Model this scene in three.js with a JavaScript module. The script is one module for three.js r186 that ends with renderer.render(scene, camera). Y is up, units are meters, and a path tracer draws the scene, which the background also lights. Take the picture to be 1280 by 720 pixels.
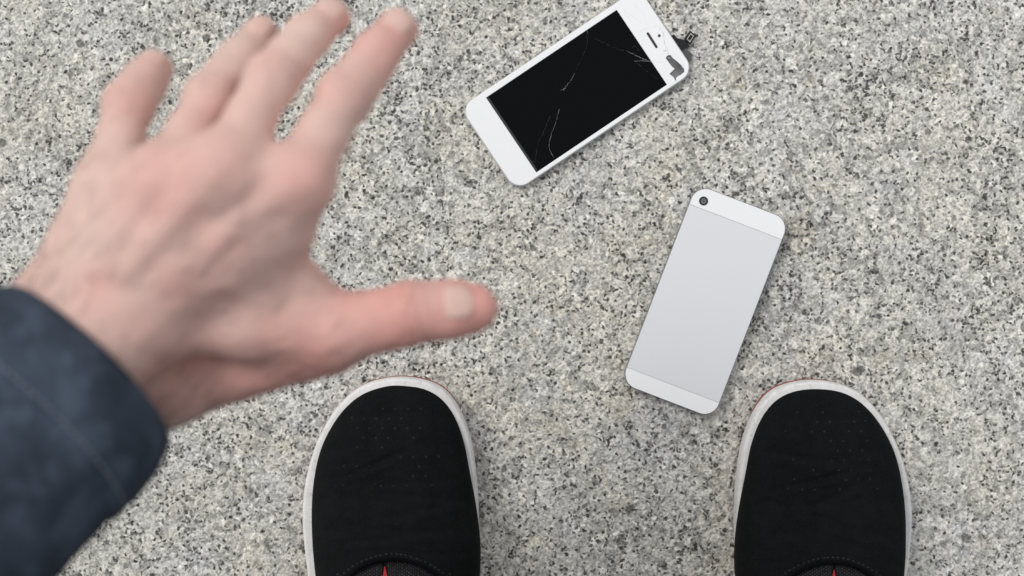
import * as THREE from 'three';
import { MarchingCubes } from 'three/addons/objects/MarchingCubes.js';
import { mergeGeometries, mergeVertices } from 'three/addons/utils/BufferGeometryUtils.js';

// ---------------------------------------------------------------- camera, sky, sun, exposure
const H = 0.9, K = 0.000467;                        // camera height; metres per photo pixel on the ground
const scene = new THREE.Scene();
const camera = new THREE.PerspectiveCamera(2 * Math.atan(360 * K / H) * 180 / Math.PI, 16 / 9, 0.02, 200);
camera.position.set(0, H, 0); camera.up.set(0, 0, -1); camera.lookAt(0, 0, 0);
camera.focus = 0.893; camera.userData.fStop = 5.6;
scene.add(camera);

const SKY = 0.86, skyW = 256, skyH = 128, skyData = new Float32Array(skyW * skyH * 4);
for (let j = 0; j < skyH; j++) for (let i = 0; i < skyW; i++) {
  const el = ((j + 0.5) / skyH - 0.5) * Math.PI, s = Math.max(0, Math.sin(el));
  const l = SKY * (el < 0 ? 0.34 : (1 + 1.6 * s) / 2.6), k = (j * skyW + i) * 4;
  skyData[k] = l * 0.98; skyData[k + 1] = l; skyData[k + 2] = l * 1.03; skyData[k + 3] = 1;
}
const sky = new THREE.DataTexture(skyData, skyW, skyH, THREE.RGBAFormat, THREE.FloatType);
sky.mapping = THREE.EquirectangularReflectionMapping; sky.magFilter = sky.minFilter = THREE.LinearFilter; sky.needsUpdate = true;
scene.background = sky; scene.environment = sky;

const sun = new THREE.DirectionalLight(new THREE.Color(1, 0.97, 0.93), 1.52);
sun.position.set(-1.35, 2.0, -1.15); sun.castShadow = true; sun.shadow.radius = 48; sun.shadow.mapSize.set(2048, 2048);
Object.assign(sun.shadow.camera, { left: -1, right: 1, top: 1, bottom: -1, near: 0.1, far: 8 });
scene.add(sun, sun.target);

const renderer = new THREE.WebGLRenderer({ antialias: true });
renderer.setSize(1024, 576); renderer.shadowMap.enabled = true;
renderer.toneMapping = THREE.LinearToneMapping; renderer.toneMappingExposure = 1.06;

// ---------------------------------------------------------------- helpers
function rng(seed) { let a = seed >>> 0; return () => { a = (a + 0x6D2B79F5) | 0; let t = Math.imul(a ^ (a >>> 15), 1 | a); t = (t + Math.imul(t ^ (t >>> 7), 61 | t)) ^ t; return ((t ^ (t >>> 14)) >>> 0) / 4294967296; }; }
const V = (x, y, z) => new THREE.Vector3(x, y, z);
const at = (px, py, h = 0) => { const s = K * (H - h) / H; return V((px - 640) * s, h, (py - 360) * s); };
const clamp = (x, a, b) => Math.min(b, Math.max(a, x)), lerp = (a, b, t) => a + (b - a) * t;
const smooth = (a, b, x) => { const t = clamp((x - a) / (b - a), 0, 1); return t * t * (3 - 2 * t); };
function hash(x, y, s) { let h = Math.imul(x, 374761393) + Math.imul(y, 668265263) + Math.imul(s, 974634777) | 0; h = Math.imul(h ^ (h >>> 13), 1274126177); h = Math.imul(h ^ (h >>> 16), 2246822519); return ((h ^ (h >>> 15)) >>> 0) / 4294967296; }
const mod = (a, n) => ((a % n) + n) % n;
function vnoise(x, y, s, p = 1e6) {                 // value noise, period p
  const xi = Math.floor(x), yi = Math.floor(y), fx = x - xi, fy = y - yi, u = fx * fx * (3 - 2 * fx), v = fy * fy * (3 - 2 * fy);
  const x0 = mod(xi, p), x1 = mod(xi + 1, p), y0 = mod(yi, p), y1 = mod(yi + 1, p);
  return lerp(lerp(hash(x0, y0, s), hash(x1, y0, s), u), lerp(hash(x0, y1, s), hash(x1, y1, s), u), v);
}
function fbm(x, y, s, p, n = 3) { let a = 0, w = 0.5, t = 0; for (let i = 0; i < n; i++) { a += w * vnoise(x, y, s + i * 17, p); t += w; x *= 2; y *= 2; p *= 2; w *= 0.5; } return a / t; }
function n3(x, y, z, s) { const zi = Math.floor(z), f = z - zi, u = f * f * (3 - 2 * f); return lerp(vnoise(x, y, s + zi * 131), vnoise(x, y, s + zi * 131 + 131), u); }
const toS = (c) => 255 * clamp(c <= 0.0031308 ? 12.92 * c : 1.055 * Math.pow(c, 1 / 2.4) - 0.055, 0, 1);
function texture(w, h, fill, srgb) {                // fill(i, j) -> [r, g, b] linear, or a number
  const d = new Uint8Array(w * h * 4);
  for (let j = 0; j < h; j++) for (let i = 0; i < w; i++) {
    const c = fill(i, j), k = (j * w + i) * 4;
    for (let q = 0; q < 3; q++) { const v = typeof c === 'number' ? c : c[q]; d[k + q] = srgb ? toS(v) : 255 * clamp(v, 0, 1); }
    d[k + 3] = 255;
  }
  return wrapTex(d, w, h, srgb);
}
function wrapTex(d, w, h, srgb) {
  const t = new THREE.DataTexture(d, w, h, THREE.RGBAFormat);
  t.wrapS = t.wrapT = THREE.RepeatWrapping; t.magFilter = THREE.LinearFilter; t.minFilter = THREE.LinearMipmapLinearFilter; t.generateMipmaps = true;
  if (srgb) t.colorSpace = THREE.SRGBColorSpace;
  t.needsUpdate = true; return t;
}
const scaled = (t, r) => { const c = t.clone(); c.repeat.set(r, r); c.needsUpdate = true; return c; };
const lin = (r, g, b) => new THREE.Color().setRGB(r, g, b);
const std = (o) => new THREE.MeshStandardMaterial(o), phys = (o) => new THREE.MeshPhysicalMaterial(o);
function mesh(name, geo, mat, parent) { const m = new THREE.Mesh(geo, mat); m.name = name; m.castShadow = m.receiveShadow = true; (parent || scene).add(m); return m; }
function thing(name, label, category, group) { const o = new THREE.Group(); o.name = name; scene.add(o); o.userData = { label, category }; if (group) o.userData.group = group; return o; }
function geom(pos, idx, uv) {
  const g = new THREE.BufferGeometry();
  g.setAttribute('position', new THREE.Float32BufferAttribute(pos, 3));
  if (uv) g.setAttribute('uv', new THREE.Float32BufferAttribute(uv, 2));
  g.setIndex(idx); g.computeVertexNormals(); return g;
}
function gridGeo(nu, nv, f, closeU = false) {       // f(i, j) -> {p: Vector3, u, v}; j runs 0..nv-1, i runs 0..nu-1
  const pos = [], uv = [], idx = [];
  for (let j = 0; j < nv; j++) for (let i = 0; i < nu; i++) { const q = f(i, j); pos.push(q.p.x, q.p.y, q.p.z); uv.push(q.u ?? 0, q.v ?? 0); }
  const mu = closeU ? nu : nu - 1;
  for (let j = 0; j < nv - 1; j++) for (let i = 0; i < mu; i++) { const a = j * nu + i, b = j * nu + (i + 1) % nu; idx.push(a, b, a + nu, b, b + nu, a + nu); }
  return geom(pos, idx, uv);
}
const curve = (pts, closed) => new THREE.CatmullRomCurve3(pts, closed, 'centripetal');
const tube = (pts, r, seg = 40, rad = 8) => new THREE.TubeGeometry(curve(pts), seg, r, rad, false);

// ---------------------------------------------------------------- the ground: a flamed granite slab
const TILE = 0.8, TS = 2048;
const gCol = new Uint8Array(TS * TS * 4), gHgt = new Uint8Array(TS * TS * 4);
{
  const layer = (n, s) => {                         // jittered cells: nearest, second nearest distance and the cell's number
    const cx = new Float32Array(n * n), cy = new Float32Array(n * n);
    for (let j = 0; j < n; j++) for (let i = 0; i < n; i++) { cx[j * n + i] = hash(i, j, s); cy[j * n + i] = hash(i, j, s + 1); }
    return (x, y, out) => {
      const xi = Math.floor(x), yi = Math.floor(y); let d1 = 9, d2 = 9, id = 0;
      for (let b = -1; b <= 1; b++) for (let a = -1; a <= 1; a++) {
        const k = mod(yi + b, n) * n + mod(xi + a, n), dx = xi + a + cx[k] - x, dy = yi + b + cy[k] - y, d = dx * dx + dy * dy;
        if (d < d1) { d2 = d1; d1 = d; id = k; } else if (d < d2) d2 = d;
      }
      out[0] = Math.sqrt(d1); out[1] = Math.sqrt(d2); out[2] = id;
    };
  };
  const NA = 430, NB = 505, NC = 250, A = layer(NA, 11), B = layer(NB, 23), C = layer(NC, 37), NS = 34, S = layer(NS, 53), o = [0, 0, 0];
  const r = (id, s) => hash(id, 7, s);
  for (let j = 0; j < TS; j++) for (let i = 0; i < TS; i++) {
    const u = i / TS, v = j / TS;
    const wx = fbm(u * 400, v * 400, 51, 400, 2) - 0.5, wy = fbm(u * 400, v * 400, 71, 400, 2) - 0.5;
    const wX = vnoise(u * 120, v * 120, 91, 120) - 0.5, wY = vnoise(u * 120, v * 120, 95, 120) - 0.5;
    const fine = fbm(u * 820, v * 820, 5, 820, 2), mid = fbm(u * 130, v * 130, 6, 130, 3), big = fbm(u * 14, v * 14, 8, 14, 3), vein = Math.abs(fbm(u * 34, v * 34, 18, 34, 4) - 0.5), patch = fbm(u * 46, v * 46, 19, 46, 3) - 0.5, tint = fbm(u * 26, v * 26, 9, 26, 3), rust = fbm(u * 60, v * 60, 10, 60, 3);
    // pale feldspar ground mass, grain by grain
    A((u + wx * 0.0034 + wX * 0.004) * NA, (v + wy * 0.0034 + wY * 0.004) * NA, o);
    const edge = o[1] - o[0], id = o[2], k0 = r(id, 1), k1 = r(id, 2);
    let l = 0.565 + 0.24 * (k0 - 0.5) + 0.68 * (fine - 0.5) + 0.12 * (mid - 0.5) + 0.19 * patch - 0.10 * smooth(0.05, 0.0, vein);
    let h = 0.5 + 0.30 * (r(id, 3) - 0.5) + 0.60 * (fine - 0.5) + 0.5 * (mid - 0.5);
    if (k1 > 0.88) l += 0.16;                        // white crystals
    let warm = (tint - 0.5) * 0.26 + (k0 - 0.5) * 0.10;
    // grey glassy quartz
    C((u + wx * 0.005 + wX * 0.005) * NC, (v + wy * 0.005 + wY * 0.005) * NC, o);
    const q = smooth(0.0, 0.22, o[1] - o[0] + 0.3 * (fine - 0.5)) * (r(o[2], 4) < 0.10 + 0.24 * smooth(0.36, 0.66, mid) + 0.18 * smooth(0.06, 0.0, vein) ? 1 : 0);
    l = lerp(l, 0.26 + 0.24 * (r(o[2], 5) - 0.5) + 0.22 * (fine - 0.5), 0.66 * q); if (q > 0.5) h -= 0.06;
    // black mica specks, gathered in drifts
    B((u + wx * 0.0026 + wX * 0.002) * NB, (v + wy * 0.0026 + wY * 0.002) * NB, o);
    const drift = 0.055 + 0.24 * smooth(0.43, 0.70, mid) * smooth(0.22, 0.60, big + 0.06) + 0.03 * smooth(0.48, 0.7, big) + 0.10 * smooth(0.05, 0.0, vein);
    const dk = r(o[2], 6) < drift ? smooth(0.52 + 0.45 * r(o[2], 9), 0.40, o[0] + 0.25 * (fine - 0.5)) : 0;
    l = lerp(l, 0.022 + 0.30 * r(o[2], 7) * r(o[2], 8), dk * 0.96); h -= 0.18 * dk;
    if (edge < 0.05) l *= 0.92;
    const ru = 0.30 * smooth(0.68, 0.84, rust) * (1 - dk), bl = 0.4 * smooth(0.6, 0.75, fbm(u * 40, v * 40, 12, 40, 3)) * (1 - dk);
    S(u * NS + wX * 0.12, v * NS + wY * 0.12, o);      // a few old stains and chipped spots
    const sr = 0.05 + 0.10 * r(o[2], 3), stain = r(o[2], 2) < 0.16 ? smooth(sr, sr * 0.55, o[0] + 0.16 * (mid - 0.5) + 0.06 * (fine - 0.5)) : 0; l *= 1 - 0.62 * stain; h -= 0.2 * stain;
    const pit = smooth(0.72, 0.86, fbm(u * 90, v * 90, 14, 90, 3)); h -= 0.25 * pit;
    const k = (j * TS + i) * 4;
    gCol[k] = toS(l * (1.006 + warm * 0.28 + 0.10 * ru - 0.03 * bl)); gCol[k + 1] = toS(l * (0.986 + warm * 0.08 - 0.01 * ru)); gCol[k + 2] = toS(l * (0.908 - warm * 0.28 - 0.16 * ru + 0.10 * bl)); gCol[k + 3] = 255;
    gHgt[k] = gHgt[k + 1] = gHgt[k + 2] = 255 * clamp(h, 0, 1); gHgt[k + 3] = 255;
  }
}
const hAt = (x, z) => gHgt[4 * (mod(Math.round(z / TILE * TS), TS) * TS + mod(Math.round(x / TILE * TS), TS))] / 255;
{
  const axis = (half, step) => { const a = []; for (let x = -half; x <= half + 1e-6; x += step) a.push(x); let g = step; while (a[a.length - 1] < 30) { g *= 1.6; a.push(a[a.length - 1] + g); a.unshift(a[0] - g); } return a; };
  const xs = axis(0.40, 0.0013), zs = axis(0.26, 0.0013);
  const g = gridGeo(xs.length, zs.length, (i, j) => {
    const x = xs[i], z = zs[j];
    const av = (hAt(x, z) + hAt(x + 0.0005, z) + hAt(x, z + 0.0005) + hAt(x - 0.0005, z) + hAt(x, z - 0.0005)) / 5;
    const y = -0.0004 + 0.0011 * (av - 0.72) + 0.0007 * (fbm(x * 90, z * 90, 33, 1e6, 3) - 0.9);
    return { p: V(x, Math.min(0, y), z), u: x / TILE, v: z / TILE };
  });
  g.index.array.reverse(); g.computeVertexNormals();
  const m = mesh('ground', g, std({ map: wrapTex(gCol, TS, TS, true), bumpMap: wrapTex(gHgt, TS, TS, false), bumpScale: 0.0011, roughness: 0.82 }));
  m.userData = { kind: 'structure', label: 'speckled grey and white granite paving under the phones and shoes' };
}

// ---------------------------------------------------------------- shared textures of stuff
const R0 = rng(5);
const knitTex = texture(512, 512, (i, j) => {       // black knit of the shoes, 5 cm a side
  const a = Math.sin(i / 512 * Math.PI * 2 * 64) * Math.sin(j / 512 * Math.PI * 2 * 64 + (Math.floor(i / 8) % 2) * Math.PI), n = fbm(i / 4, j / 4, 3, 128, 2), b = fbm(i / 64, j / 64, 4, 8, 3);
  const l = 0.0085 * (1 + 0.30 * a + 0.8 * (n - 0.5) + 0.5 * (b - 0.5));
  const lint = hash(i >> 1, j >> 1, 77) > 0.9988 ? 0.09 * hash(i, j, 4) : 0;
  return [l * 0.94 + lint, l * 1.0 + lint, l * 1.08 + lint];
}, true);
const knitBump = texture(512, 512, (i, j) => 0.5 + 0.25 * Math.sin(i / 512 * Math.PI * 2 * 64) * Math.sin(j / 512 * Math.PI * 2 * 64 + (Math.floor(i / 8) % 2) * Math.PI) + 0.5 * (fbm(i / 4, j / 4, 3, 128, 2) - 0.5), false);
const ribTex = texture(256, 256, (i, j) => {
  const a = 0.5 + 0.5 * Math.sin(i / 256 * Math.PI * 2 * 32), b = 0.5 + 0.5 * Math.sin(j / 256 * Math.PI * 2 * 26 + (Math.floor(i / 8) % 2) * 3.1), n = fbm(i / 4, j / 4, 8, 64, 2);
  const l = 0.008 + 0.065 * a * b * n * 1.6; return [l, l, l * 1.08];
}, true);
const denimTex = texture(512, 512, (i, j) => {      // 6 cm a side
  const tw = 0.5 + 0.5 * Math.sin((i + j) / 512 * Math.PI * 2 * 60), n = fbm(i / 6, j / 3, 21, 512, 2), b = fbm(i / 128, j / 128, 22, 4, 4);
  const w = smooth(0.45, 0.75, fbm(i / 64, j / 64, 25, 8, 3)), l = 0.072 * (0.75 + 0.35 * tw + 0.7 * (n - 0.5) + 0.9 * (b - 0.5) + 0.45 * w);
  return [l * 0.77, l * 1.0, l * 1.38];
}, true);
const denimBump = texture(512, 512, (i, j) => 0.5 + 0.3 * Math.sin((i + j) / 512 * Math.PI * 2 * 60) + 0.4 * (fbm(i / 6, j / 3, 21, 512, 2) - 0.5), false);
const rubberTex = texture(512, 512, (i, j) => {     // scuffed white rubber, 10 cm a side
  const n = fbm(i / 32, j / 32, 41, 16, 4), f = fbm(i / 3, j / 3, 44, 170, 2), d = smooth(0.62, 0.75, fbm(i / 12, j / 12, 45, 43, 3));
  const l = 0.77 + 0.14 * (n - 0.5) + 0.10 * (f - 0.5) - 0.12 * d; return [l, l * (0.99 - 0.02 * d), l * (0.985 - 0.06 * d)];
}, true);
const plateTex = texture(256, 256, (i, j) => {
  const n = fbm(i / 12, j / 12, 61, 21, 4), f = fbm(i / 2, j / 2, 62, 128, 2), l = 0.19 + 0.55 * (n - 0.5) + 0.3 * (f - 0.5); return [l, l, l * 1.02];
}, true);
const skinBump = texture(512, 512, (i, j) => 0.5 * fbm(i / 5, j / 5, 81, 102, 3) + 0.5 * fbm(i / 22, j / 9, 82, 512, 2), false);

// ---------------------------------------------------------------- phones
function roundRect(w, h, r) {
  const s = new THREE.Shape(), x = w / 2, y = h / 2;
  s.moveTo(-x + r, -y); s.lineTo(x - r, -y); s.absarc(x - r, -y + r, r, -Math.PI / 2, 0); s.lineTo(x, y - r); s.absarc(x - r, y - r, r, 0, Math.PI / 2);
  s.lineTo(-x + r, y); s.absarc(-x + r, y - r, r, Math.PI / 2, Math.PI); s.lineTo(-x, -y + r); s.absarc(-x + r, -y + r, r, Math.PI, Math.PI * 1.5); return s;
}
// flat plates in the phone's plane: shape x -> along the phone, shape y -> across it; y0..y1 heights
function plate(shape, y0, y1, bevel = 0, seg = 3) {
  const b = bevel, g = new THREE.ExtrudeGeometry(shape, { depth: y1 - y0 - 2 * b, bevelEnabled: b > 0, bevelThickness: b, bevelSize: b, bevelOffset: -b, bevelSegments: seg, curveSegments: 20 });
  g.translate(0, 0, y0 + b); g.rotateX(-Math.PI / 2); return g;
}
const poly = (pts) => new THREE.Shape(pts.map(([x, y]) => new THREE.Vector2(x, y)));
function frame2(cx, cy, ang, h) {                   // the phone's own axes from its middle in the photo and its angle
  const c = at(cx, cy, h), s = K * (H - h) / H, ca = Math.cos(ang), sa = Math.sin(ang);
  return { c, loc: (px, py) => { const dx = (px - cx) * s, dy = -(py - cy) * s; return [dx * ca + dy * sa, -dx * sa + dy * ca]; }, s };
}
const M = {
  whiteGlass: phys({ color: lin(0.89, 0.895, 0.905), roughness: 0.22, ior: 1.45, specularIntensity: 0.6 }),
  blackGlass: phys({ color: lin(0.0035, 0.004, 0.005), roughness: 0.16, specularIntensity: 0.09 }),
  darkEdge: std({ color: lin(0.02, 0.021, 0.024), roughness: 0.5 }),
  plastic: std({ color: lin(0.55, 0.56, 0.57), roughness: 0.45 }),
  crack: std({ color: lin(0.27, 0.28, 0.30), roughness: 0.5 }),
  crackDim: std({ color: lin(0.07, 0.072, 0.078), roughness: 0.5 }),
  crackGrey: std({ color: lin(0.22, 0.22, 0.23), roughness: 0.6 }),
  crackPale: std({ color: lin(0.60, 0.61, 0.62), roughness: 0.6 }),
  exposed: std({ map: plateTex, roughness: 0.6, metalness: 0.2 }),
  flex: phys({ color: lin(0.016, 0.0165, 0.018), roughness: 0.55, specularIntensity: 0.4 }),
  flexPale: phys({ color: lin(0.065, 0.065, 0.07), roughness: 0.5 }),
  contact: std({ color: lin(0.5, 0.48, 0.42), roughness: 0.35, metalness: 0.7 }),
  alu: std({ color: lin(0.755, 0.77, 0.79), roughness: 0.38, metalness: 0.3, bumpMap: scaled(knitBump, 1), bumpScale: 0.000002 }),
  aluEdge: std({ color: lin(0.34, 0.345, 0.36), roughness: 0.35, metalness: 0.8 }),
  lensRing: std({ color: lin(0.012, 0.012, 0.014), roughness: 0.35, metalness: 0.3 }),
  lensGlass: phys({ color: lin(0.11, 0.11, 0.115), roughness: 0.2, clearcoat: 1, clearcoatRoughness: 0.05 }),
  slot: std({ color: lin(0.035, 0.035, 0.037), roughness: 0.8 }),
};
{ // ---- the screen assembly, glass up
  const ang = 33.9 * Math.PI / 180, top = 0.0042, F = frame2(721.8, 111.8, ang, top), L = F.loc;
  const LEN = 270.5 * F.s, WID = 127.5 * F.s;
  const o = thing('cracked_phone_screen', 'white phone front with cracked black display and torn ribbon cable, face up on granite', 'phone screen');
  o.position.set(F.c.x, 0, F.c.z); o.rotation.y = ang;
  mesh('frame', plate(roundRect(LEN, WID, 0.0088), 0.0009, 0.0030, 0.0004), M.plastic, o);
  const g = roundRect(LEN - 0.0011, WID - 0.0011, 0.0083);
  // opening of the display
  const d = [[610.5, 122], [772.3, 11.8], [833, 107.5], [667, 214.5]].map(([x, y]) => L(x, y));
  const x0 = (d[0][0] + d[3][0]) / 2, x1 = (d[1][0] + d[2][0]) / 2, y1 = (d[0][1] + d[1][1]) / 2 + 0.0004, y0 = (d[2][1] + d[3][1]) / 2 - 0.0004;
  const hole = (pts) => g.holes.push(new THREE.Path(pts.map(([x, y]) => new THREE.Vector2(x, y))));
  hole([[x0, y0], [x0, y1], [x1, y1], [x1, y0]]);
  // the chip missing at the corner
  const Z = (x, y) => L(740 + x / 6, y / 6);
  const chip = [[563, 421], [577, 413], [592, 416], [606, 436], [640, 462], [672, 492], [692, 517], [693, 540], [664, 562], [641, 574], [630, 588], [631, 603], [625, 600], [613, 578], [582, 554], [600, 538], [622, 516], [602, 500], [583, 476], [566, 452], [554, 436]].map(([x, y]) => Z(x, y));
  hole(chip);
  const slotC = [Z(420, 252), Z(484, 352)], sa = Math.atan2(slotC[1][1] - slotC[0][1], slotC[1][0] - slotC[0][0]);
  const slotPts = []; for (let k = 0; k <= 12; k++) { const t = sa + Math.PI / 2 + k / 12 * Math.PI; slotPts.push([slotC[0][0] + 0.00072 * Math.cos(t), slotC[0][1] + 0.00072 * Math.sin(t)]); } for (let k = 0; k <= 12; k++) { const t = sa - Math.PI / 2 + k / 12 * Math.PI; slotPts.push([slotC[1][0] + 0.00072 * Math.cos(t), slotC[1][1] + 0.00072 * Math.sin(t)]); }
  hole(slotPts);
  mesh('front_glass', plate(g, 0.0028, top, 0.00035), M.whiteGlass, o);
  const rect = (a, b, c, e) => poly([[a, b], [c, b], [c, e], [a, e]]);
  const e = 0.00006;
  const disp = mesh('display', plate(rect(x0 + e, y0 + e, x1 - e, y1 - e), 0.0029, top - 0.00012), M.blackGlass, o);
  // the pale inner line along the lower end and long side of the display
  mesh('display_edge', mergeGeometries([plate(rect(x0 + 0.0011, y0 + 0.0012, x0 + 0.00135, y1 - 0.0008), 0.004, top - 0.00009), plate(rect(x0 + 0.00015, y0 + 0.0008, x0 + 0.0010, y1 - 0.0003), 0.004, top - 0.00009)]), M.darkEdge, disp);
  mesh('exposed_plate', plate(poly(chip.map(([x, y]) => { const cx = Z(640, 510); return [cx[0] + (x - cx[0]) * 1.06, cx[1] + (y - cx[1]) * 1.06]; })), 0.0029, 0.0034), M.exposed, o);
  const flake = Z(580, 430);
  mesh('glass_flake', plate(poly([[563, 428], [575, 424], [592, 436], [586, 446], [570, 440]].map(([x, y]) => Z(x, y))), 0.0033, 0.0039), M.crackGrey, o);
  mesh('glass_flake', plate(poly([[660, 470], [668, 474], [686, 505], [680, 508]].map(([x, y]) => Z(x, y))), 0.0033, 0.0040), M.crackPale, o);
  mesh('earpiece', plate(poly(slotPts.map(([x, y]) => [x, y])), 0.0029, 0.0034), M.slot, o);
  const sp = Z(504, 268), ring = new THREE.Shape(); ring.absarc(sp[0], sp[1], 0.0009, 0, Math.PI * 2);
  const sens = mesh('sensor', plate(ring, 0.004, top + 0.00003), M.slot, o);
  const dot = new THREE.Shape(); dot.absarc(sp[0] - 0.0002, sp[1] + 0.0002, 0.00035, 0, Math.PI * 2); mesh('sensor_glass', plate(dot, 0.004, top + 0.00006), M.crackGrey, sens);
  // cracks: fine ridges of broken glass, each a line of its own
  const crack = (pts, w, mat, wob = 1, parent = o) => {
    const P = pts.map(([x, y]) => L(x, y)), r = rng(Math.round(pts[0][0] * 31 + pts[0][1])), left = [], right = [];
    const n = 10 * (P.length - 1), cv = new THREE.CatmullRomCurve3(P.map(([x, y]) => V(x, y, 0)), false, 'centripetal');
    for (let k = 0; k <= n; k++) {
      const p = cv.getPoint(k / n), t = cv.getTangent(k / n), ww = 0.42 * w * (0.1 + 1.2 * r()) * (k === 0 || k === n ? 0.2 : 1), j = (r() - 0.5) * 0.0003 * wob;
      left.push([p.x - t.y * (ww / 2 + j), p.y + t.x * (ww / 2 + j)]); right.unshift([p.x + t.y * (ww / 2 - j), p.y - t.x * (ww / 2 - j)]);
    }
    mesh('crack', plate(poly([...left, ...right]), 0.0039, top + 0.00004), mat, parent);
  };
  const q = (x, y) => [560 + x / 3, y / 3];          // the same spots as measured in an enlarged view
  crack([q(418, 408), q(405, 455), q(385, 512), q(380, 555), q(397, 592)], 0.00034, M.crack);
  crack([q(384, 432), q(358, 495), q(335, 548), q(328, 606)], 0.00024, M.crackDim);
  crack([q(328, 608), q(318, 606), q(308, 603)], 0.00030, M.crackDim);
  crack([q(476, 272), q(462, 300), q(440, 326), q(424, 340)], 0.00034, M.crack, 2);
  crack([q(443, 328), q(434, 336), q(436, 342)], 0.0005, M.crack, 1);
  crack([q(513, 118), q(519, 113), q(525, 126)], 0.00040, M.crack);
  crack([q(668, 190), q(690, 201), q(715, 213), q(740, 224), q(768, 234)], 0.00040, M.crack, 1.5);
  crack([q(698, 230), q(722, 228), q(745, 230), q(766, 233)], 0.00050, M.crack);
  crack([q(712, 212), q(735, 222), q(762, 232)], 0.00050, M.crack);
  crack([q(550, 143), q(600, 168), q(660, 192)], 0.00018, M.crackDim, 2);
  crack([q(692, 178), q(700, 172), q(718, 192)], 0.00024, M.crackDim);
  crack([q(700, 228), q(740, 262), q(790, 300)], 0.00016, M.crackDim, 2);
  crack([q(480, 262), q(500, 220), q(520, 170), q(522, 130)], 0.00015, M.crackDim, 2);
  const z8 = (x, y) => [740 + x / 6, y / 6];
  crack([z8(505, 205), z8(535, 255), z8(543, 320), z8(566, 372), z8(572, 408)], 0.00036, M.crackGrey, 1);
  crack([z8(534, 380), z8(545, 384), z8(552, 374), z8(556, 388)], 0.0005, M.crackGrey, 1);
  crack([z8(556, 205), z8(520, 195), z8(440, 205), z8(380, 226), z8(350, 250)], 0.0002, M.crackPale, 1);
  crack([z8(225, 60), z8(290, 110), z8(350, 160), z8(430, 190)], 0.0002, M.crackPale, 1);
  crack([z8(245, 60), z8(260, 110), z8(300, 170)], 0.0002, M.crackPale, 1);
  crack([z8(445, 455), z8(500, 468), z8(560, 462)], 0.0002, M.crackPale, 1);
  crack([z8(610, 395), z8(640, 430), z8(680, 470), z8(695, 500)], 0.0003, M.crackPale, 1);
  crack([z8(632, 612), z8(628, 600), z8(612, 578)], 0.0006, M.crackGrey, 1);
  crack([z8(320, 20), z8(335, 60), z8(395, 120), z8(410, 170)], 0.00018, M.crackPale, 1);
  // torn ribbon cable under the top end
  const fl = mesh('ribbon_cable', plate(poly([[560, 300], [596, 262], [618, 252], [640, 280], [672, 288], [700, 296], [722, 318], [734, 344], [720, 356], [690, 362], [640, 420], [600, 380]].map(([x, y]) => Z(x, y))), 0.0014, 0.0018), M.flex, o);
  mesh('ribbon_cable', plate(poly([[640, 372], [690, 360], [735, 378], [757, 402], [745, 448], [722, 470], [690, 470], [650, 430]].map(([x, y]) => Z(x, y))), 0.0008, 0.0012), M.flexPale, o);
  const cb = mesh('connector', plate(poly([[692, 288], [738, 224], [782, 266], [738, 334]].map(([x, y]) => Z(x, y))), 0.0016, 0.0030, 0.0003), M.flex, fl);
  const cr = poly([[712, 290], [742, 244], [766, 268], [736, 316]].map(([x, y]) => Z(x, y))); cr.holes.push(new THREE.Path([[718, 290], [742, 254], [759, 270], [736, 305]].map(([x, y]) => new THREE.Vector2(...Z(x, y)))));
  mesh('contact_frame', plate(cr, 0.0029, 0.0032), M.contact, fl);
}
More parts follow.
